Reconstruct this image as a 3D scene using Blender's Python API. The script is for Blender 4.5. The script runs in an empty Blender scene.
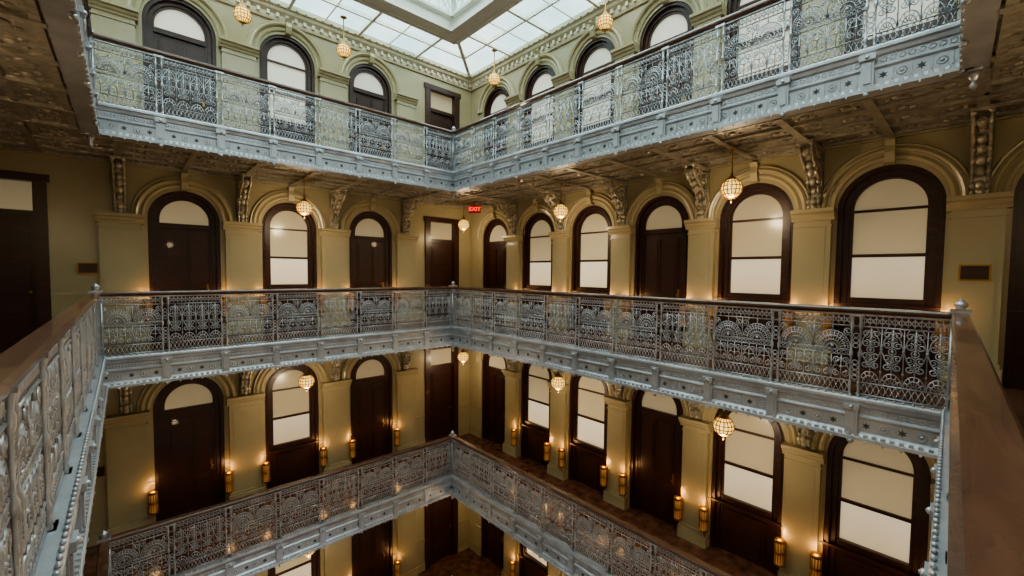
import bpy, math, random
from math import sin, cos, pi, radians
from mathutils import Matrix, Vector
random.seed(4)
SC = bpy.context.scene
COL = SC.collection

# ------------------------------------------------------------ materials
def mat(name, col, rough=0.5, metal=0.0, var=0.12, scale=6.0, bump=0.0, bscale=30.0,
        emis=None, estr=0.0, coat=0.0, kind='noise'):
    m = bpy.data.materials.new(name); m.use_nodes = True
    nt = m.node_tree; n = nt.nodes; l = nt.links
    b = n['Principled BSDF']
    tc = n.new('ShaderNodeTexCoord')
    if kind == 'wood':
        mp = n.new('ShaderNodeMapping'); mp.inputs['Scale'].default_value = (1, 6, 6)
        l.new(tc.outputs['Object'], mp.inputs[0])
        t = n.new('ShaderNodeTexNoise'); t.inputs['Scale'].default_value = scale; t.inputs['Detail'].default_value = 4
        l.new(mp.outputs[0], t.inputs['Vector'])
    else:
        t = n.new('ShaderNodeTexNoise'); t.inputs['Scale'].default_value = scale; t.inputs['Detail'].default_value = 3
        l.new(tc.outputs['Object'], t.inputs['Vector'])
    r = n.new('ShaderNodeValToRGB')
    r.color_ramp.elements[0].position = 0.3; r.color_ramp.elements[1].position = 0.7
    r.color_ramp.elements[0].color = [c*(1-var) for c in col]+[1]
    r.color_ramp.elements[1].color = [min(1, c*(1+var)) for c in col]+[1]
    l.new(t.outputs['Fac'], r.inputs[0]); l.new(r.outputs[0], b.inputs['Base Color'])
    b.inputs['Roughness'].default_value = rough; b.inputs['Metallic'].default_value = metal
    if coat: b.inputs['Coat Weight'].default_value = coat
    if bump:
        t2 = n.new('ShaderNodeTexVoronoi') if kind == 'tin' else n.new('ShaderNodeTexNoise')
        t2.inputs['Scale'].default_value = bscale
        l.new(tc.outputs['Object'], t2.inputs['Vector'])
        bp = n.new('ShaderNodeBump'); bp.inputs['Strength'].default_value = bump
        bp.inputs['Distance'].default_value = 0.02
        l.new(t2.outputs[0], bp.inputs['Height']); l.new(bp.outputs[0], b.inputs['Normal'])
    if emis:
        r2 = n.new('ShaderNodeValToRGB')
        r2.color_ramp.elements[0].position = 0.25; r2.color_ramp.elements[1].position = 0.75
        r2.color_ramp.elements[0].color = [c*(1-var) for c in emis]+[1]
        r2.color_ramp.elements[1].color = [c for c in emis]+[1]
        l.new(t.outputs['Fac'], r2.inputs[0]); l.new(r2.outputs[0], b.inputs['Emission Color'])
        b.inputs['Emission Strength'].default_value = estr
    return m

WALL = mat('olive_gold_paint', (0.355, 0.305, 0.185), 0.28, var=0.06, scale=1.5, bump=0.05)
TRIMM = mat('olive_gold_trim', (0.39, 0.337, 0.21), 0.25, var=0.05, scale=2)
CREAM = mat('cream_trim', (0.60, 0.54, 0.40), 0.4, var=0.05)
WOOD = mat('dark_mahogany', (0.040, 0.013, 0.008), 0.38, var=0.35, scale=3, kind='wood', coat=0.08)
RAILW = mat('handrail_wood', (0.10, 0.048, 0.030), 0.27, var=0.3, scale=4, kind='wood', coat=0.35)
IRON = mat('silver_painted_iron', (0.42, 0.435, 0.465), 0.34, metal=0.68, var=0.24, scale=9, bump=0.15, bscale=60)
IRONL = mat('silver_fascia_paint', (0.40, 0.41, 0.44), 0.36, metal=0.5, var=0.14, scale=5, bump=0.1, bscale=40)
DARK = mat('dark_recess', (0.04, 0.04, 0.045), 0.6)
TIN = mat('pressed_tin', (0.34, 0.31, 0.26), 0.38, metal=0.4, var=0.22, scale=10, bump=0.7, bscale=14, kind='tin')
GILT = mat('gilded_iron', (0.45, 0.41, 0.33), 0.35, metal=0.5, var=0.25, scale=12)
FLOORM = mat('gallery_floor_stone', (0.12, 0.055, 0.035), 0.15, var=0.5, scale=5)
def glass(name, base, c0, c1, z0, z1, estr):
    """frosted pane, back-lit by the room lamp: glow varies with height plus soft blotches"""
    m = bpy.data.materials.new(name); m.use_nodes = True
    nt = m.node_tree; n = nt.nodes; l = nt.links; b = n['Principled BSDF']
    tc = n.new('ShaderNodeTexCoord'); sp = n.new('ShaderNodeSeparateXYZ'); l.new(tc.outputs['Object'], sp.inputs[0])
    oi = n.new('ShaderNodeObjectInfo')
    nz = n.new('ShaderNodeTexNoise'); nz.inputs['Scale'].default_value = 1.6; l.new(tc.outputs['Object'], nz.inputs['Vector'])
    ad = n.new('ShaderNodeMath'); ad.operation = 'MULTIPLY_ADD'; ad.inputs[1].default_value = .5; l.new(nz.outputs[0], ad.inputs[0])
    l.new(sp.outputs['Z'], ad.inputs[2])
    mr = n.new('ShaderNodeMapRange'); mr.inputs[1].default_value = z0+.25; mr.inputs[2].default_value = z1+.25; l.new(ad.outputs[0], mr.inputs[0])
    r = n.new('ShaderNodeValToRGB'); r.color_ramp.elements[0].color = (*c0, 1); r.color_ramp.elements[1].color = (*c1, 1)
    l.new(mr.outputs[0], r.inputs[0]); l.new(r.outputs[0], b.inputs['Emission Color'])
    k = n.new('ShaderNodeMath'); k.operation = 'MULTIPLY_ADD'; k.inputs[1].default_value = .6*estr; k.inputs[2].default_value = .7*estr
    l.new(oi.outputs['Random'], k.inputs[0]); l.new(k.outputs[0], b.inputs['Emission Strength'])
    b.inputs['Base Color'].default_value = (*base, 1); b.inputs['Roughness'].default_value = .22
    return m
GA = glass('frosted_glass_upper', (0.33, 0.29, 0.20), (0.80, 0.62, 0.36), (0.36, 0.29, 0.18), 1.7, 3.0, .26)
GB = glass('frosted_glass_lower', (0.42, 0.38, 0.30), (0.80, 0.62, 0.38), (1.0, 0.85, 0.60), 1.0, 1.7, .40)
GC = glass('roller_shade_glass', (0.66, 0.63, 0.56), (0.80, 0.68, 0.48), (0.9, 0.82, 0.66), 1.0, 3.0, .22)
BRASS = mat('aged_brass', (0.36, 0.21, 0.06), 0.35, metal=0.9)
GLOBE = mat('amber_globe', (0.6, 0.42, 0.16), 0.3, var=0.7, scale=24, emis=(1.0, 0.62, 0.17), estr=2.1)
def shade():
    m = bpy.data.materials.new('sconce_shade'); m.use_nodes = True
    nt = m.node_tree; n = nt.nodes; l = nt.links; b = n['Principled BSDF']
    tc = n.new('ShaderNodeTexCoord'); sp = n.new('ShaderNodeSeparateXYZ'); l.new(tc.outputs['Object'], sp.inputs[0])
    r = n.new('ShaderNodeValToRGB'); e = r.color_ramp.elements
    mr = n.new('ShaderNodeMapRange'); mr.inputs[1].default_value = .36; mr.inputs[2].default_value = .90; l.new(sp.outputs['Z'], mr.inputs[0])
    e[0].color = (.40, .17, .05, 1); e[1].color = (.55, .26, .08, 1)
    x = e.new(.5); x.color = (.12, .045, .014, 1)
    l.new(mr.outputs[0], r.inputs[0]); l.new(r.outputs[0], b.inputs['Emission Color'])
    b.inputs['Emission Strength'].default_value = .75; b.inputs['Base Color'].default_value = (.25, .13, .06, 1)
    return m
SHADE = shade()
SKYF = mat('skylight_frame', (0.80, 0.80, 0.73), 0.4, var=0.04)
RED = mat('exit_red', (0.8, 0.02, 0.02), 0.4, emis=(1, 0.03, 0.02), estr=2.5)
WHITE = mat('sign_box', (0.25, 0.05, 0.04), 0.4)

def glassmat():
    m = bpy.data.materials.new('skylight_glass'); m.use_nodes = True
    nt = m.node_tree; n = nt.nodes; l = nt.links
    n.remove(n['Principled BSDF'])
    o = n['Material Output']
    tc = n.new('ShaderNodeTexCoord')
    tr = n.new('ShaderNodeBsdfTransparent')
    gl = n.new('ShaderNodeBsdfGlossy'); gl.inputs['Roughness'].default_value = 0.1
    nz = n.new('ShaderNodeTexNoise'); nz.inputs['Scale'].default_value = 0.8; nz.inputs['Detail'].default_value = 3
    l.new(tc.outputs['Object'], nz.inputs['Vector'])
    r = n.new('ShaderNodeValToRGB'); r.color_ramp.elements[0].position = .35; r.color_ramp.elements[1].position = .65
    r.color_ramp.elements[0].color = (0.52, 0.76, 0.76, 1); r.color_ramp.elements[1].color = (0.78, 0.90, 0.89, 1)
    l.new(nz.outputs[0], r.inputs[0]); l.new(r.outputs[0], tr.inputs[0])
    mx = n.new('ShaderNodeMixShader'); mx.inputs[0].default_value = .10
    l.new(tr.outputs[0], mx.inputs[1]); l.new(gl.outputs[0], mx.inputs[2]); l.new(mx.outputs[0], o.inputs[0])
    return m
SKYG = glassmat()

# ------------------------------------------------------------ mesh builder
TS = 1.0
class MB:
    def __init__(s): s.v = []; s.f = []; s.m = []; s.sm = []
    def add(s, vs, fs, m=0, smooth=False):
        o = len(s.v); s.v += [tuple(p) for p in vs]
        for f in fs: s.f.append([i+o for i in f]); s.m.append(m); s.sm.append(smooth)
    def box(s, x0, x1, y0, y1, z0, z1, m=0):
        s.add([(x0,y0,z0),(x1,y0,z0),(x1,y1,z0),(x0,y1,z0),(x0,y0,z1),(x1,y0,z1),(x1,y1,z1),(x0,y1,z1)],
              [(0,3,2,1),(4,5,6,7),(0,1,5,4),(1,2,6,5),(2,3,7,6),(3,0,4,7)], m)
    def lathe(s, prof, cx=0, cy=0, seg=10, m=0, smooth=True):
        vs = []; fs = []
        for r, z in prof:
            for i in range(seg):
                a = 2*pi*i/seg; vs.append((cx+r*cos(a), cy+r*sin(a), z))
        for j in range(len(prof)-1):
            for i in range(seg):
                k = (i+1) % seg
                fs.append((j*seg+i, j*seg+k, (j+1)*seg+k, (j+1)*seg+i))
        fs.append(tuple(range(seg))[::-1]); fs.append(tuple((len(prof)-1)*seg+i for i in range(seg)))
        s.add(vs, fs, m, smooth)
    def sphere(s, c, r, seg=8, rings=5, m=0, sy=1.0, sz=1.0):
        vs = []; fs = []
        for j in range(rings+1):
            t = pi*j/rings
            rr = max(r*sin(t), 1e-4)
            for i in range(seg):
                a = 2*pi*i/seg
                vs.append((c[0]+rr*cos(a), c[1]+rr*sin(a)*sy, c[2]+r*cos(t)*sz))
        for j in range(rings):
            for i in range(seg):
                k = (i+1) % seg
                fs.append((j*seg+i, (j+1)*seg+i, (j+1)*seg+k, j*seg+k))
        s.add(vs, fs, m, True)
    def tube(s, pts, r=0.009, ry=None, y=0.0, m=0, closed=False, plane='xz', x=0.0):
        ry = ry or r; r = r*TS; n = len(pts); vs = []; fs = []
        for i, (a, b) in enumerate(pts):
            if closed: p0 = pts[i-1]; p1 = pts[(i+1) % n]
            else: p0 = pts[max(i-1, 0)]; p1 = pts[min(i+1, n-1)]
            dx, dz = p1[0]-p0[0], p1[1]-p0[1]; L = math.hypot(dx, dz) or 1
            nx, nz = -dz/L*r, dx/L*r
            q = [(a+nx, 0, b+nz), (a, ry, b), (a-nx, 0, b-nz), (a, -ry, b)]
            for (qa, qy, qb) in q:
                vs.append((qa, y+qy, qb) if plane == 'xz' else (x+qy, qa, qb))
        for i in range(n if closed else n-1):
            j = (i+1) % n
            for k in range(4):
                k2 = (k+1) % 4
                fs.append((i*4+k, j*4+k, j*4+k2, i*4+k2))
        if not closed: fs += [(0,1,2,3), ((n-1)*4+3, (n-1)*4+2, (n-1)*4+1, (n-1)*4)]
        s.add(vs, fs, m, True)
    def beam(s, p0, p1, w, h, m=0):
        p0 = Vector(p0); p1 = Vector(p1); d = (p1-p0).normalized()
        sd = d.cross(Vector((0,0,1)))
        if sd.length < 1e-3: sd = Vector((1,0,0))
        sd.normalize(); up = sd.cross(d)
        vs = []
        for p in (p0, p1):
            for a, b in ((-1,-1),(1,-1),(1,1),(-1,1)): vs.append(p+sd*a*w/2+up*b*h/2)
        s.add(vs, [(0,1,2,3),(7,6,5,4),(0,4,5,1),(1,5,6,2),(2,6,7,3),(3,7,4,0)], m)
    def extrude_x(s, prof, x0, x1, m=0, cap=True, smooth=False):
        n = len(prof)
        vs = [(x0,y,z) for y, z in prof]+[(x1,y,z) for y, z in prof]
        fs = [(i, (i+1) % n, n+(i+1) % n, n+i) for i in range(n)]
        if cap: fs += [tuple(range(n))[::-1], tuple(range(n, 2*n))]
        s.add(vs, fs, m, smooth)
    def archring(s, prof, xc, zc, m=0, n=24, a0=0.0, a1=pi):
        vs = []; fs = []; k = len(prof)
        for i in range(n+1):
            a = a0+(a1-a0)*i/n
            for r, y in prof: vs.append((xc+r*cos(a), y, zc+r*sin(a)))
        for i in range(n):
            for j in range(k-1):
                fs.append((i*k+j, i*k+j+1, (i+1)*k+j+1, (i+1)*k+j))
        s.add(vs, fs, m, False)
    def archband(s, ro, ri, y0, y1, zc, zb, m=0, n=20):
        def outl(r): return [(r, zb)]+[(r*cos(pi*i/n), zc+r*sin(pi*i/n)) for i in range(n+1)]+[(-r, zb)]
        A = outl(ro); B = outl(ri); k = len(A)
        vs = [(a, y0, b) for a, b in A]+[(a, y0, b) for a, b in B]+[(a, y1, b) for a, b in B]+[(a, y1, b) for a, b in A]
        fs = []
        for i in range(k-1):
            fs += [(i, i+1, k+i+1, k+i), (k+i, k+i+1, 2*k+i+1, 2*k+i), (i, i+1, 3*k+i+1, 3*k+i)]
        s.add(vs, fs, m)
    def mesh(s, name, mats):
        me = bpy.data.meshes.new(name); me.from_pydata(s.v, [], s.f)
        for m in mats: me.materials.append(m)
        me.polygons.foreach_set('material_index', s.m)
        me.polygons.foreach_set('use_smooth', s.sm)
        me.update(); return me

def obj(name, me, M=None, parent=None):
    o = bpy.data.objects.new(name, me); COL.objects.link(o)
    if parent: o.parent = parent
    if M is not None:
        if parent: o.matrix_local = M
        else: o.matrix_world = M
    return o
def empty(name):
    o = bpy.data.objects.new(name, None); COL.objects.link(o); o.empty_display_size = 0.2; return o

# ------------------------------------------------------------ plan
A = Vector((-6.568, 6.725)); C = Vector((-1.553, 11.24)); B = Vector((4.64, 4.40)); D = Vector((-0.20, -0.30))
R = [A, C, B, D]; GW = 2.17
class Side: pass
sides = []
for i in range(4):
    S = Side(); S.p = R[i]; q = R[(i+1) % 4]
    S.u = (q-S.p).normalized(); S.L = (q-S.p).length; S.n = Vector((-S.u.y, S.u.x))
    sides.append(S)
def isect(p, u, q, v):
    det = u.x*(-v.y)+v.x*u.y
    w = q-p; t = (w.x*(-v.y)+v.x*w.y)/det
    return p+u*t
def offset_poly(d):
    out = []
    for i in range(4):
        a = sides[i-1]; b = sides[i]
        out.append(isect(a.p+a.n*d, a.u, b.p+b.n*d, b.u))
    return out
O = offset_poly(GW); O2 = offset_poly(GW+.24)
for i, S in enumerate(sides):
    S.M = Matrix(((S.u.x, S.n.x, 0, S.p.x), (S.u.y, S.n.y, 0, S.p.y), (0, 0, 1, 0), (0, 0, 0, 1)))
    S.w0 = (O[i]-S.p).dot(S.u); S.w1 = (O[(i+1) % 4]-S.p).dot(S.u)
sides[0].name = 'left'; sides[1].name = 'right'; sides[2].name = 'near_right'; sides[3].name = 'near_left'
def T(x, y, z): return Matrix.Translation((x, y, z))
sides[0].bays = [(-1.30, 'r'), (1.33, 'd'), (3.40, 'w'), (5.48, 'd'), (7.80, 'r')]
sides[1].bays = [(-0.89, 'd'), (0.96, 'w'), (2.81, 'w'), (4.66, 'd'), (6.51, 'w'), (8.36, 'w'), (10.21, 'w')]
sides[2].bays = [(-0.9, 'w'), (1.3, 'w'), (3.4, 'd'), (5.5, 'w')]
sides[3].bays = [(0.96, 'w'), (2.81, 'd'), (4.66, 'w'), (6.51, 'w'), (8.36, 'd')]
sides[0].pil = [(0.295, .62), (2.365, .66), (4.44, .66), (6.5, .58)]
sides[1].pil = [(0.035, .5), (1.885, .5), (3.735, .5), (5.585, .5), (7.435, .5), (9.285, .5)]
sides[2].pil = [(0.2, .6), (2.35, .6), (4.45, .6), (6.55, .6)]
sides[3].pil = [(0.035, .5), (1.885, .5), (3.735, .5), (5.585, .5), (7.435, .5), (9.285, .5)]
sides[0].np = 8; sides[1].np = 11; sides[2].np = 8; sides[3].np = 11
HW = 0.62; SPR = 2.5; LEV = [1, 0, -1, -2, -3]; TOPZ = 7.75

# ------------------------------------------------------------ walls
for S in sides:
    mb = MB()
    for lv in LEV:
        z = lv*4.0; H = (TOPZ-4.0) if lv == 1 else 4.0
        x = S.w0
        for s, k in S.bays:
            hw = HW if k != 'r' else 0.52
            mb.add([(x,GW,z),(s-hw,GW,z),(s-hw,GW,z+H),(x,GW,z+H)], [(0,1,2,3)], 0)
            x = s+hw
            dp = GW+0.17
            if k == 'r':
                t = 3.05
                mb.add([(s-hw,GW,z+t),(s+hw,GW,z+t),(s+hw,GW,z+H),(s-hw,GW,z+H)], [(0,1,2,3)], 0)
                mb.add([(s-hw,GW,z),(s-hw,dp,z),(s-hw,dp,z+t),(s-hw,GW,z+t),(s+hw,GW,z),(s+hw,dp,z),(s+hw,dp,z+t),(s+hw,GW,z+t)],
                       [(0,1,2,3),(4,5,6,7),(3,2,6,7)], 0)
            else:
                n = 22
                P = [(s-hw*cos(pi*i/n), z+SPR+hw*sin(pi*i/n)) for i in range(n+1)]
                vs = []
                for a, b in P: vs += [(a,GW,b),(a,GW,z+H),(a,dp,b)]
                fs = []
                for i in range(n): fs += [(3*i,3*i+3,3*i+4,3*i+1),(3*i,3*i+3,3*i+5,3*i+2)]
                mb.add(vs, fs, 0)
                for e in (-hw, hw):
                    mb.add([(s+e,GW,z),(s+e,dp,z),(s+e,dp,z+SPR),(s+e,GW,z+SPR)], [(0,1,2,3)], 0)
                g = GW
                mb.archring([(0.655,g),(0.66,g-.03),(0.70,g-.045),(0.735,g-.025),(0.745,g-.02),(0.765,g-.03),(0.77,g-.07),
                             (0.80,g-.09),(0.83,g-.07),(0.845,g-.05),(0.87,g-.055),(0.885,g-.03),(0.89,g)], s, z+SPR+.03, 1, 28)
                mb.extrude_x([(g,z+3.12),(g-.10,z+3.14),(g-.15,z+3.28),(g-.12,z+3.38),(g-.17,z+3.46),(g,z+3.47)], s-.06, s+.06, 1)
        mb.add([(x,GW,z),(S.w1,GW,z),(S.w1,GW,z+H),(x,GW,z+H)], [(0,1,2,3)], 0)
        if lv < 1:
            mb.box(S.w0, S.w1, GW-.06, GW+.0, z+3.50, z+3.56, 1)
        segs = []; xx = S.w0
        for s, k in S.bays:
            hw = HW if k != 'r' else 0.52
            segs.append((xx, s-hw)); xx = s+hw
        segs.append((xx, S.w1))
        for a, b in segs:
            mb.box(a, b, GW-.03, GW, z, z+.22, 1)
            mb.box(a, b, GW-.022, GW, z+.92, z+.98, 1)
    obj('wall_'+S.name, mb.mesh('wall_'+S.name, [WALL, TRIMM]), S.M)

for S in sides:
    mb = MB(); g = GW
    mb.extrude_x([(g,7.36),(g-.05,7.36),(g-.07,7.42),(g-.07,7.50),(g-.16,7.56),(g-.18,7.62),(g-.24,7.64),(g-.26,7.74),(g,7.74)], S.w0, S.w1, 0)
    x = S.w0+.1
    while x < S.w1-.1:
        mb.box(x, x+.07, g-.13, g-.06, 7.43, 7.52, 0)
        mb.sphere((x+.035, g-.25, 7.66), .030, 6, 4, 1)
        x += .20
    obj('cornice', mb.mesh('cornice', [CREAM, GILT]), S.M)

# ------------------------------------------------------------ window / door meshes
def casing(mb):
    mb.archband(.62, .545, .03, .17, SPR, 0, 0)
    mb.archband(.575, .55, .012, .05, SPR, 0, 0)
    mb.archband(.545, .47, .075, .17, SPR, 0, 0)
    mb.archband(.47, .425, .10, .17, SPR, 0, 0)
def glazing(mb, z0, z1, m, y=.14):
    mb.add([(-.43,y,z0),(.43,y,z0),(.43,y,z1),(-.43,y,z1)], [(0,1,2,3)], m)
def lunette(mb, zb, m, y=.14):
    n = 18; r = .43
    P = [(-r,y,zb)]+[(-r*cos(pi*i/n), y, SPR+r*sin(pi*i/n)) for i in range(n+1)]+[(r,y,zb)]
    mb.add(P, [tuple(range(len(P)))], m)
mb = MB(); casing(mb)
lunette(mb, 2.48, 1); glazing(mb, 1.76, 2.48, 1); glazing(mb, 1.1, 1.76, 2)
mb.box(-.43,.43,.105,.15,2.44,2.48,0); mb.box(-.43,.43,.095,.15,1.735,1.785,0)
mb.box(-.45,.45,.06,.17,.98,1.10,0); mb.box(-.45,.45,.11,.17,0,.98,0); mb.box(-.34,.34,.085,.12,.14,.86,0); mb.box(-.27,.27,.07,.1,.22,.78,0)
mb.box(-.62,.62,-.01,.03,.96,1.0,0)
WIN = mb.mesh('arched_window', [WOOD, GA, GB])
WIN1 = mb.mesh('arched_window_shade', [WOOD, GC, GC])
mb = MB(); casing(mb)
lunette(mb, 2.42, 1)
mb.box(-.45,.45,.07,.17,2.32,2.42,0); mb.box(-.45,.45,.12,.17,0,2.34,0)
for z0, z1 in ((.2,.85),(1.05,2.2)):
    for x0, x1 in ((-.36,-.05),(.05,.36)):
        mb.box(x0,x1,.10,.13,z0,z1,0); mb.box(x0+.05,x1-.05,.085,.11,z0+.05,z1-.05,0)
mb.sphere((.38,.07,1.0), .03, 8, 6, 2); mb.box(.36,.40,.10,.125,.9,1.12,2)
DOOR = mb.mesh('arched_door', [WOOD, GA, BRASS])
DOOR1 = mb.mesh('arched_door_shade', [WOOD, GC, BRASS])
mb = MB()
for x0, x1 in ((-.62,-.44),(.44,.62)): mb.box(x0,x1,-.04,.17,0,3.05,0)
mb.box(-.66,.66,-.05,.17,3.0,3.14,0); mb.box(-.44,.44,.05,.17,2.38,2.48,0)
mb.box(-.44,.44,.10,.17,0,2.38,0); mb.add([(-.44,.13,2.48),(.44,.13,2.48),(.44,.13,3.0),(-.44,.13,3.0)], [(0,1,2,3)], 1)
for z0, z1 in ((.2,.9),(1.05,2.25)):
    mb.box(-.34,.34,.085,.11,z0,z1,0); mb.box(-.28,.28,.07,.09,z0+.06,z1-.06,0)
mb.sphere((.37,.05,1.0), .03, 8, 6, 2)
RDOOR = mb.mesh('panelled_door', [WOOD, GA, BRASS])
def pilaster(w):
    mb = MB(); h = w/2
    mb.box(-h-.04,h+.04,-.17,0,0,.24,0); mb.box(-h-.02,h+.02,-.145,0,.24,.30,0)
    mb.box(-h,h,-.12,0,.30,2.34,0)
    mb.box(-h+.07,h-.07,-.128,-.12,.42,2.22,0)
    mb.box(-h-.015,h+.015,-.14,0,2.24,2.27,0)
    mb.extrude_x([(0,2.34),(-.14,2.34),(-.15,2.38),(-.18,2.41),(-.19,2.45),(-.23,2.47),(-.23,2.53),(0,2.53)], -h-.05, h+.05, 0)
    return mb.mesh('pilaster', [TRIMM])
PM = {}
def spiral(cx, cz, r0, r1, a0, turns, n=None, sgn=1):
    n = n or max(8, int(14*turns)); out = []
    for i in range(n+1):
        t = i/n; a = a0+sgn*2*pi*turns*t; r = r0+(r1-r0)*t
        out.append((cx+r*cos(a), cz+r*sin(a)))
    return out
mb = MB()
for x in (-.075, .075):
    mb.tube([(0,2.60),(-.05,2.72),(-.10,2.86),(-.20,3.02),(-.36,3.16),(-.52,3.26),(-.66,3.38),(-.66,3.46)], .035, .022, m=0, plane='yz', x=x)
    mb.tube(spiral(-.52,3.33,.13,.02,0.2,1.6), .024, .018, m=0, plane='yz', x=x)
    mb.tube(spiral(-.22,3.22,.19,.02,1.2,1.9), .022, .018, m=0, plane='yz', x=x)
    mb.tube(spiral(-.13,2.84,.12,.02,-1.2,1.5), .022, .018, m=0, plane='yz', x=x)
    mb.tube(spiral(-.36,3.39,.07,.02,2.2,1.3), .016, .018, m=0, plane='yz', x=x)
    mb.tube([(-.02,3.47),(-.75,3.47)], .025, .03, m=0, plane='yz', x=x)
    mb.tube([(-.02,2.6),(-.02,3.47)], .025, .03, m=0, plane='yz', x=x)
for (y, z, r) in ((-.52,3.33,.055),(-.22,3.22,.06),(-.12,2.84,.055),(-.12,2.66,.055),(-.34,3.1,.055),(-.08,2.58,.05),(-.66,3.36,.055),(-.2,2.98,.055),(-.44,3.2,.05)):
    mb.sphere((0,y,z), r, 8, 5, 0, 1.0, 1.3)
    for sx in (-.07,.07): mb.sphere((sx,y,z), r*.6, 6, 4, 0, 1, 1.5)
mb.box(-.06,.06,-.06,0,2.54,3.5,0)
mb.box(-.11,.11,-.78,0,3.475,3.515,0)
BRK = mb.mesh('scroll_bracket', [GILT])
# wall sconce (fluted up-light)
mb = MB()
mb.lathe([(.062,.40),(.074,.44),(.078,.80),(.075,.84)], 0, -.095, 14, 0)
mb.lathe([(.072,.38),(.084,.40),(.084,.43)], 0, -.095, 14, 1)
mb.lathe([(.084,.80),(.084,.83),(.076,.85)], 0, -.095, 14, 1)
mb.lathe([(.081,.60),(.083,.61),(.083,.63),(.081,.64)], 0, -.095, 14, 1)
mb.box(-.04,.04,-.05,0,.50,.76,1)
for a in range(12):
    aa = a*pi/6
    mb.beam((.076*cos(aa), -.095+.076*sin(aa), .41), (.080*cos(aa), -.095+.080*sin(aa), .84), .016, .012, 1)
SCON = mb.mesh('wall_sconce', [SHADE, BRASS])
def lantern(rod):
    mb = MB(); r = .165
    mb.sphere((0,0,0), r, 16, 10, 0)
    for i in range(8):
        a = pi*i/8
        pts = [(Vector((cos(a)*sin(t)*(r+.004), sin(a)*sin(t)*(r+.004), cos(t)*(r+.004)))) for t in [2*pi*j/20 for j in range(21)]]
        for p, q in zip(pts, pts[1:]): mb.beam(p, q, .013, .009, 1)
    for t in (-.6, -.2, .2, .6):
        rr = math.sqrt(max(0, 1-t*t))*(r+.004)
        pts = [Vector((rr*cos(2*pi*j/16), rr*sin(2*pi*j/16), t*r)) for j in range(17)]
        for p, q in zip(pts, pts[1:]): mb.beam(p, q, .009, .013, 1)
    mb.lathe([(.08,r-.03),(.085,r-.01),(.05,r+.03),(.02,r+.05),(.025,r+.08),(.012,r+.1),(.012,rod-.04),(.03,rod-.03),(.08,rod-.01),(.08,rod)], 0, 0, 10, 1)
    mb.lathe([(.005,-r-.07),(.02,-r-.05),(.012,-r-.03),(.05,-r+.005),(.05,-r+.03)], 0, 0, 10, 1)
    return mb.mesh('pendant_lantern', [GLOBE, BRASS])
LAN = lantern(.66); LAN1 = lantern(.80)

def plight(name, M, e, rad=.06, col=(1, .62, .28)):
    L = bpy.data.lights.get(name) or bpy.data.lights.new(name, 'POINT')
    L.energy = e; L.color = col; L.shadow_soft_size = rad
    o = bpy.data.objects.new(name, L); COL.objects.link(o); o.matrix_world = M; return o

wn = dn = tn = 0
for si, S in enumerate(sides):
    for lv in LEV[:4]:
        z = lv*4.0
        for s, k in S.bays:
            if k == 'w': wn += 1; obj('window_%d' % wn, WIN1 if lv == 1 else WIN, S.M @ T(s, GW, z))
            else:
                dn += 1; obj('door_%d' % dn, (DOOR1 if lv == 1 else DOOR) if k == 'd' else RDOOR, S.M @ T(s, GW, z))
            if k != 'r' and s > -.5 and lv < 1 and (s < 9):
                for e in (-.66, .66):
                    obj('wall_sconce', SCON, S.M @ T(s+e, GW-.12, z))
                    if si < 2:
                        plight('sconce_light', S.M @ T(s+e, GW-.22, z+.92), 2.8, col=(1, .52, .20))
        for s, w in S.pil:
            if w not in PM: PM[w] = pilaster(w)
            tn += 1; obj('trim_%d' % tn, PM[w], S.M @ T(s, GW, z))
            if lv < 1: obj('scroll_bracket', BRK, S.M @ T(s, GW, z))
lamps = {0: [3.42], 1: [2.75, 6.5], 2: [1.5, 5.0], 3: [2.0, 6.0]}
for lv in LEV[1:4]:
    for si, l in lamps.items():
        for s in l:
            M = sides[si].M @ T(s, 1.1, lv*4+2.87)
            obj('pendant_lantern', LAN, M); plight('pendant_light', M @ T(0,0,-.34), 26, .1, (1, .78, .50))
    M = sides[1].M @ T(-1.18, 1.18, lv*4+2.87)
    obj('pendant_lantern', LAN, M); plight('pendant_light', M @ T(0,0,-.34), 26, .1, (1, .78, .50))
for si, s in ((0, 2.33), (0, 4.47), (0, .2), (1, -.1), (1, 3.65), (1, 7.4)):
    obj('pendant_lantern', LAN1, sides[si].M @ T(s, 1.43, 6.87))

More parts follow.
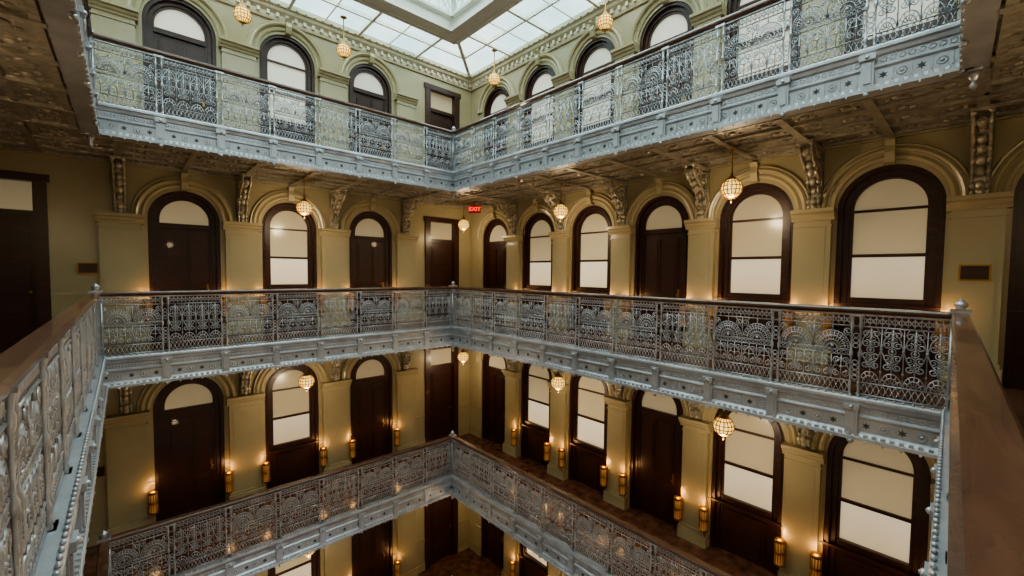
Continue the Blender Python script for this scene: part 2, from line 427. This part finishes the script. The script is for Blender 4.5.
# ------------------------------------------------------------ galleries
Rin = [p.copy() for p in offset_poly(-.02)]
for lv in LEV[:4]:
    z = lv*4.0
    mb = MB()
    vs = [(p.x,p.y,z) for p in Rin]+[(p.x,p.y,z) for p in O2]
    mb.add(vs, [(i, (i+1) % 4, 4+(i+1) % 4, 4+i) for i in range(4)], 0)
    obj('gallery_floor', mb.mesh('gallery_floor', [FLOORM]))
    mb = MB()
    vs = [(p.x,p.y,z-.44) for p in Rin]+[(p.x,p.y,z-.44) for p in O2]
    mb.add(vs, [(i, 4+i, 4+(i+1) % 4, (i+1) % 4) for i in range(4)], 0)
    par = obj('ceiling', mb.mesh('ceiling', [TIN]))
    for S in sides:
        m2 = MB(); zb = z-.44
        xs = [p[0] for p in S.pil]
        step = (xs[1]-xs[0])/2
        x = xs[0]-step*3
        while x < S.w1:
            if x > S.w0+.1: m2.box(x-.05, x+.05, .1, GW-.02, zb-.05, zb, 0)
            x += step
        for y in (.16, .62, 1.1, 1.58, GW-.1):
            m2.box(S.w0+GW-y, S.w1-GW+y, y-.035, y+.035, zb-.04, zb, 0)
        x = xs[0]-step*2.5
        while x < S.w1-.2:
            if x > S.w0+.2:
                for y in (.39, .86, 1.34, 1.83):
                    for dx in (-.22, .22):
                        m2.sphere((x+dx, y, zb-.005), .06, 8, 4, 0, 1, .5)
                        for q in range(4):
                            aa = q*pi/2+.785
                            m2.sphere((x+dx+.13*cos(aa), y+.12*sin(aa), zb-.003), .04, 6, 4, 0, 1, .5)
            x += step
        obj('coffer_ribs', m2.mesh('coffer_ribs', [TIN]), S.M, par)

# ------------------------------------------------------------ railing parts
PW = 0.80
TS = 0.84
def frame(mb):
    W = PW/2
    for z, r in ((.05,.013),(.19,.011),(.85,.011),(.985,.013)): mb.tube([(-W-.06,z),(W+.06,z)], r, .013)
    for x in (-W,W): mb.tube([(x,.05),(x,.985)], .009, .010)
    n = 14
    for i in range(n):
        cx = -W+(i+.5)*PW/n
        mb.tube(spiral(cx,.918,.026,.026,0,1,10)[:-1], .009, .008, closed=True)
        mb.tube([(cx,.97),(cx,.865)], .007)
        mb.tube([(cx-.026,.06),(cx,.12),(cx+.026,.06)], .008); mb.tube([(cx-.026,.18),(cx,.12),(cx+.026,.18)], .008)
        mb.sphere((cx,0,.12), .012, 6, 4)
def panel_fan():
    mb = MB(); W = PW/2; frame(mb)
    for cx in (-.2, .2):
        k = 12
        for rr in (.19, .135, .09, .05): mb.tube([(cx+rr*cos(pi*i/k), .565+rr*sin(pi*i/k)*1.12) for i in range(k+1)], .0090)
        for i in range(14):
            a = pi*i/13; mb.tube([(cx+.05*cos(a), .565+.05*sin(a)), (cx+.19*cos(a), .565+.21*sin(a))], .007)
        for i in range(13):
            a = pi*(i+.5)/13; mb.sphere((cx+.165*cos(a),0,.565+.18*sin(a)), .011, 5, 3, 0, .6)
        mb.sphere((cx,0,.59), .022, 6, 4, 0, .6)
        mb.tube([(cx,.78),(cx,.85)], .010)
    for cx in (-.4, 0, .4):
        for sg in (-1, 1):
            if abs(cx+sg*.04) > .4: continue
            p = spiral(.042,.78,.048,.01,-1.6,1.5,14)
            mb.tube([(cx+sg*a, b) for a, b in p], .0085)
        mb.tube([(cx,.565),(cx,.85)], .009)
        mb.tube([(cx-.1,.85),(cx-.06,.80),(cx,.69),(cx+.06,.80),(cx+.1,.85)] if cx == 0 else [(cx,.70),(cx-.07*(1 if cx > 0 else -1),.80)], .007)
    mb.tube([(-W,.555),(W,.555)], .009); mb.tube([(-W,.495),(W,.495)], .009)
    for i in range(16):
        cx = -W+(i+.5)*PW/16; mb.tube(spiral(cx,.525,.020,.020,0,1,8)[:-1], .007, closed=True)
    for cx in (-.3, -.1, .1, .3):
        mb.tube([(cx,.19),(cx,.495)], .008)
        for sg in (-1, 1):
            mb.tube([(cx+sg*a, b) for a, b in spiral(.045,.425,.045,.01,-1.6,1.5,14)], .008)
            mb.tube([(cx+sg*a, b) for a, b in spiral(.045,.265,.043,.01,1.6,1.5,14,sgn=-1)], .008)
            mb.tube([(cx+sg*.012,.345),(cx+sg*.05,.36),(cx+sg*.085,.33)], .007)
        mb.tube([(cx-.1,.19),(cx-.09,.30),(cx-.05,.40),(cx,.46),(cx+.05,.40),(cx+.09,.30),(cx+.1,.19)], .008)
        mb.sphere((cx,0,.345), .019, 6, 4, 0, .6)
        mb.sphere((cx-.1,0,.345), .013, 6, 4, 0, .6)
    for cx in (-.2, 0, .2): mb.tube([(cx,.19),(cx,.495)], .007)
    return mb.mesh('ornate_panel', [IRON])
def panel_scroll():
    """denser scroll panel : tiers of small volutes around slim stems"""
    mb = MB(); W = PW/2; frame(mb)
    for cx in (-.3, -.1, .1, .3):
        k = 10
        for rr in (.095, .062): mb.tube([(cx+rr*cos(pi*i/k), .19+rr*sin(pi*i/k)*1.5) for i in range(k+1)], .008)
        for i in range(7):
            a = pi*i/6; mb.tube([(cx+.02*cos(a), .19+.03*sin(a)), (cx+.095*cos(a), .19+.142*sin(a))], .0065)
        mb.tube([(cx,.33),(cx,.85)], .0075)
        for zc, a0, sg0 in ((.41,1.6,1),(.51,-1.6,-1),(.66,1.6,1),(.77,-1.6,-1)):
            for sg in (-1, 1):
                mb.tube([(cx+sg*a, b) for a, b in spiral(.046,zc,.046,.01,a0,1.5,14,sgn=sg0)], .008)
        for z in (.46,.585,.715): mb.sphere((cx,0,z), .017, 6, 4, 0, .6)
        mb.tube(spiral(cx,.585,.035,.035,0,1,10)[:-1], .007, closed=True)
        mb.tube([(cx-.1,.60),(cx-.07,.72),(cx,.83),(cx+.07,.72),(cx+.1,.60),(cx+.07,.50),(cx,.37),(cx-.07,.50)], .0075, closed=True)
    for cx in (-.2, 0, .2):
        mb.tube([(cx,.19),(cx,.85)], .0065); mb.sphere((cx,0,.60), .016, 6, 4, 0, .6); mb.sphere((cx,0,.34), .013, 6, 4, 0, .6)
        mb.tube([(cx-.05,.85),(cx,.76),(cx+.05,.85)], .007)
    return mb.mesh('ornate_panel', [IRON])
def post():
    mb = MB()
    pr = [(.012,-.02),(.02,0),(.02,.05),(.012,.07),(.015,.12),(.022,.15),(.015,.18),(.010,.2),(.010,.48),(.019,.50),(.02,.54),(.010,.57),
          (.010,.80),(.018,.83),(.02,.87),(.013,.9),(.018,.94),(.022,.98),(.022,1.0)]
    for x in (-.04, .04): mb.lathe(pr, x, -.012, 8, 0)
    for z in (.24,.30,.36,.42,.62,.68,.74): mb.tube(spiral(0,z,.027,.027,0,1,8)[:-1], .007, y=-.012, closed=True)
    mb.box(-.07,.07,-.045,.02,-.02,.03,0); mb.box(-.065,.065,-.04,.02,.965,.995,0)
    mb.box(-.06,.06,-.085,-.03,-.44,-.04,1)
    mb.box(-.075,.075,-.118,-.03,-.12,-.06,1)
    mb.box(-.035,.035,-.10,-.03,-.38,-.15,1)
    mb.sphere((0,-.085,-.50), .032, 8, 5, 0); mb.sphere((0,-.115,-.09), .025, 8, 5, 0)
    return mb.mesh('rail_post', [IRON, IRONL])
def newel():
    mb = MB()
    mb.box(-.055,.055,-.055,.055,-.50,1.10,0)
    for z0, z1, r in ((-.02,.05,.085),(.16,.20,.075),(.52,.58,.07),(.90,.94,.075),(1.06,1.10,.08),(-.46,-.40,.085),(-.16,-.12,.08)):
        mb.box(-r,r,-r,r,z0,z1,0)
    for sx in (-1,1):
        for sy in (-1,1):
            mb.lathe([(.016,.05),(.016,.5),(.024,.53),(.016,.56),(.016,.9)], sx*.058, sy*.058, 6, 0)
    mb.lathe([(.05,1.10),(.03,1.115),(.05,1.14),(.055,1.16),(.03,1.19),(.012,1.2),(.005,1.22)], 0, 0, 10, 0)
    mb.lathe([(.005,-.68),(.03,-.65),(.035,-.62),(.018,-.59),(.04,-.56),(.06,-.50)], 0, 0, 10, 0)
    return mb.mesh('corner_newel', [IRON])
PF = panel_fan(); PS = panel_scroll(); POST = post(); NEWEL = newel()
def star(mb, cx, z, r, y, m):
    P = []
    for i in range(12):
        a = pi/2+i*pi/6; rr = r if i % 2 == 0 else r*.45
        P.append((cx+rr*cos(a), z+rr*sin(a)))
    n = 12
    vs = [(a,y,b) for a,b in P]+[(a,y+.01,b) for a,b in P]
    mb.add(vs, [tuple(range(n))]+[(i,(i+1)%n,n+(i+1)%n,n+i) for i in range(n)], m)
for lv in LEV[:4]:
    z = lv*4.0
    for S in sides:
        E = empty('balcony_railing')
        mb = MB(); e = .05
        mb.extrude_x([(-.065,1.03),(-.065,1.05),(-.05,1.07),(.05,1.07),(.065,1.05),(.065,1.03),(.045,1.0),(-.045,1.0)], -e, S.L+e, 0)
        mb.box(-e, S.L+e, -.02, .02, .975, 1.0, 1)
        obj('handrail', mb.mesh('handrail', [RAILW, IRON]), S.M @ T(0,0,z), E)
        mb = MB()
        mb.extrude_x([(.02,0.03),(-.09,0.03),(-.10,.01),(-.10,-.02),(-.08,-.04),(-.07,-.08),(-.05,-.10),(-.05,-.17),(-.075,-.19),(-.075,-.21),(-.045,-.23),(-.045,-.38),(-.07,-.40),(-.09,-.43),(-.11,-.44),(-.11,-.477),(.10,-.477),(.10,-.45),(.02,-.45)], 0, S.L, 0)
        nst = int(S.L/.155)
        w = S.L/nst
        for i in range(nst):
            x = (i+.5)*w
            if i % 2 == 0: star(mb, x, -.305, .044, -.048, 1)
            else:
                mb.tube([(a, b) for a, b in spiral(x,-.305,.04,.04,0,1,10)[:-1]], .009, y=-.047, closed=True)
                mb.sphere((x, -.045, -.305), .018, 6, 4, 0)
            for q in (0,.5):
                mb.sphere((x+q*w, -.085, .04), .016, 6, 4, 0)
                mb.tube(spiral(x+q*w,-.135,.026,.026,0,1,8)[:-1], .008, y=-.052, closed=True)
            mb.sphere((x, -.10, -.485), .015, 6, 4, 0, 1, 1.4)
            mb.box(x+.5*w-.006, x+.5*w+.006, -.056, -.045, -.37, -.24, 0)
            for q in (0,.5): mb.box(x+q*w-.02, x+q*w+.02, -.10, -.07, -.435, -.40, 0)
        obj('fascia', mb.mesh('fascia', [IRONL, DARK]), S.M @ T(0,0,z), E)
        np_ = S.np; st = S.L/np_
        for i in range(np_):
            M = S.M @ T((i+.5)*st, 0, z) @ Matrix.Diagonal(((st-.08)/PW, 1, 1, 1))
            obj('ornate_panel', PS if i % 3 == 1 else PF, M, E)
            if i: obj('post', POST, S.M @ T(i*st, 0, z), E)
        obj('newel', NEWEL, S.M @ T(0,0,z), E)

mb = MB(); mb.add([(p.x,p.y,-12) for p in O], [(0,1,2,3)], 0)
obj('floor', mb.mesh('floor', [FLOORM]))

# ------------------------------------------------------------ skylight
E = empty('skylight')
Rg = offset_poly(.12); Rg2 = offset_poly(-.12)
mb = MB()
for i in range(4):
    j = (i+1) % 4
    def V(p, z): return (p.x, p.y, z)
    a, b, c, d = Rg[i], Rg[j], Rg2[i], Rg2[j]
    mb.add([V(a,7.45),V(b,7.45),V(d,7.45),V(c,7.45),V(a,7.85),V(b,7.85),V(d,7.85),V(c,7.85)],
           [(0,1,2,3),(4,5,6,7),(0,1,5,4),(3,2,6,7)], 0)
Rg3 = offset_poly(-.18); Rg4 = offset_poly(.18)
for i in range(4):
    for (P, z0) in ((Rg3,7.46),(Rg4,7.46),(Rg3,7.82),(Rg4,7.82)):
        mb.beam((P[i].x,P[i].y,z0), (P[(i+1)%4].x,P[(i+1)%4].y,z0), .12, .06, 0)
    mb.beam((Rg[i].x,Rg[i].y,7.72), (O[i].x,O[i].y,7.72), .09, .12, 0)
gl = MB()
gl.add([(p.x,p.y,7.76) for p in Rg]+[(p.x,p.y,7.76) for p in O2], [(i,(i+1)%4,4+(i+1)%4,4+i) for i in range(4)], 0)
for S in sides:
    def W(x, y, z): v = S.M @ Vector((x,y,z)); return v
    n = max(3, int(S.L/1.5))
    for i in range(n+1):
        x = i*S.L/n
        mb.beam(W(x,.1,7.72), W(x,GW,7.72), .07, .14, 0)
        if i < n:
            xm = x+.5*S.L/n
            mb.beam(W(xm,.1,7.74), W(xm,GW,7.74), .03, .05, 0)
    for y in (1.1,): mb.beam(W(-y,y,7.72), W(S.L+y,y,7.72), .05, .10, 0)
cen = (A+B+C+D)/4
top = [cen+(p-cen)*.22 for p in R]
gl.add([(p.x,p.y,7.86) for p in R]+[(p.x,p.y,10.4) for p in top], [(i,(i+1)%4,4+(i+1)%4,4+i) for i in range(4)]+[(4,5,6,7)], 0)
for i in range(4):
    j = (i+1) % 4
    mb.beam((R[i].x,R[i].y,7.86), (top[i].x,top[i].y,10.4), .12, .12, 0)
    mb.beam((top[i].x,top[i].y,10.4), (top[j].x,top[j].y,10.4), .1, .1, 0)
    n = 6
    rows = [0,.25,.5,.75,1]
    def Q(t, r):
        a = R[i]+(R[j]-R[i])*t; b = top[i]+(top[j]-top[i])*t
        p = a+(b-a)*r; return Vector((p.x,p.y,7.84+2.54*r))
    for k in range(1, n): mb.beam(Q(k/n,0), Q(k/n,1), .05, .08, 0)
    for r in rows[1:-1]: mb.beam(Q(0,r), Q(1,r), .05, .06, 0)
    for k in range(n*2):
        for r in range(2):
            t0 = k/(2*n); t1 = (k+1)/(2*n); r0 = r*.125; r1 = (r+1)*.125
            mb.beam(Q(t0,r0), Q(t1,r1), .024, .024, 0); mb.beam(Q(t1,r0), Q(t0,r1), .024, .024, 0)
            m_ = (Q(t0,r0)+Q(t1,r1))/2
            ex = (Q(t1,r0)-Q(t0,r0))*.3; ey = (Q(t0,r1)-Q(t0,r0))*.3
            pr = None
            for q in range(9):
                a = q*pi/4; p = m_+ex*cos(a)+ey*sin(a)
                if pr is not None: mb.beam(pr, p, .024, .024, 0)
                pr = p
obj('skylight_frame', mb.mesh('skylight_frame', [SKYF]), None, E)
obj('skylight_glass', gl.mesh('skylight_glass', [SKYG]), None, E)

# ------------------------------------------------------------ signs
mb = MB(); mb.box(-.17,.17,-.025,.025,-.11,.11,0); mb.box(-.012,.012,-.012,.012,.11,.24,0)
es = obj('exit_sign', mb.mesh('exit_sign', [WHITE]), T(-1.12, 12.7, 3.30))
cu = bpy.data.curves.new('exit_text', 'FONT'); cu.body = 'EXIT'; cu.size = .17; cu.extrude = .006; cu.align_x = 'CENTER'; cu.align_y = 'CENTER'
cu.materials.append(RED)
t = bpy.data.objects.new('letters', cu); COL.objects.link(t); t.parent = es; t.matrix_local = T(0,-.032,0) @ Matrix.Rotation(pi/2, 4, 'X')
mb = MB(); mb.box(-.15,.15,-.02,0,-.11,.11,0); mb.box(-.13,.13,-.026,-.02,-.09,.09,1)
PL = mb.mesh('room_plaque', [BRASS, WOOD])
for lv in (0, -1):
    obj('room_plaque', PL, sides[0].M @ T(-.18, GW-.022, lv*4+1.45))
    obj('room_plaque', PL, sides[1].M @ T(9.285, GW-.128, lv*4+1.50))

# ------------------------------------------------------------ light
w = bpy.data.worlds.new('sky'); SC.world = w; w.use_nodes = True
bg = w.node_tree.nodes['Background']; bg.inputs[0].default_value = (0.93, 0.98, 1.0, 1); bg.inputs[1].default_value = 1.7
sl = bpy.data.lights.new('overcast_daylight', 'SUN'); sl.energy = 8.0; sl.angle = radians(125); sl.color = (1.0, .975, .96)
so = bpy.data.objects.new('overcast_daylight', sl); COL.objects.link(so); so.location = (0, 5, 16)
so.rotation_euler = (radians(14), 0, 0)
try: SC.view_settings.look = 'AgX - Medium High Contrast'
except Exception: pass
SC.view_settings.exposure = 0.42

# ------------------------------------------------------------ camera
cam = bpy.data.cameras.new('camera'); co = bpy.data.objects.new('camera', cam); COL.objects.link(co)
cam.sensor_width = 36; cam.lens = 15.01; cam.clip_start = 0.02; cam.shift_y = 0.0043
co.matrix_world = Matrix.Translation((0, 0, 1.435)) @ Matrix.Rotation(radians(90-2.6), 4, 'X') @ Matrix.Rotation(radians(.56), 4, 'Z')
SC.camera = co
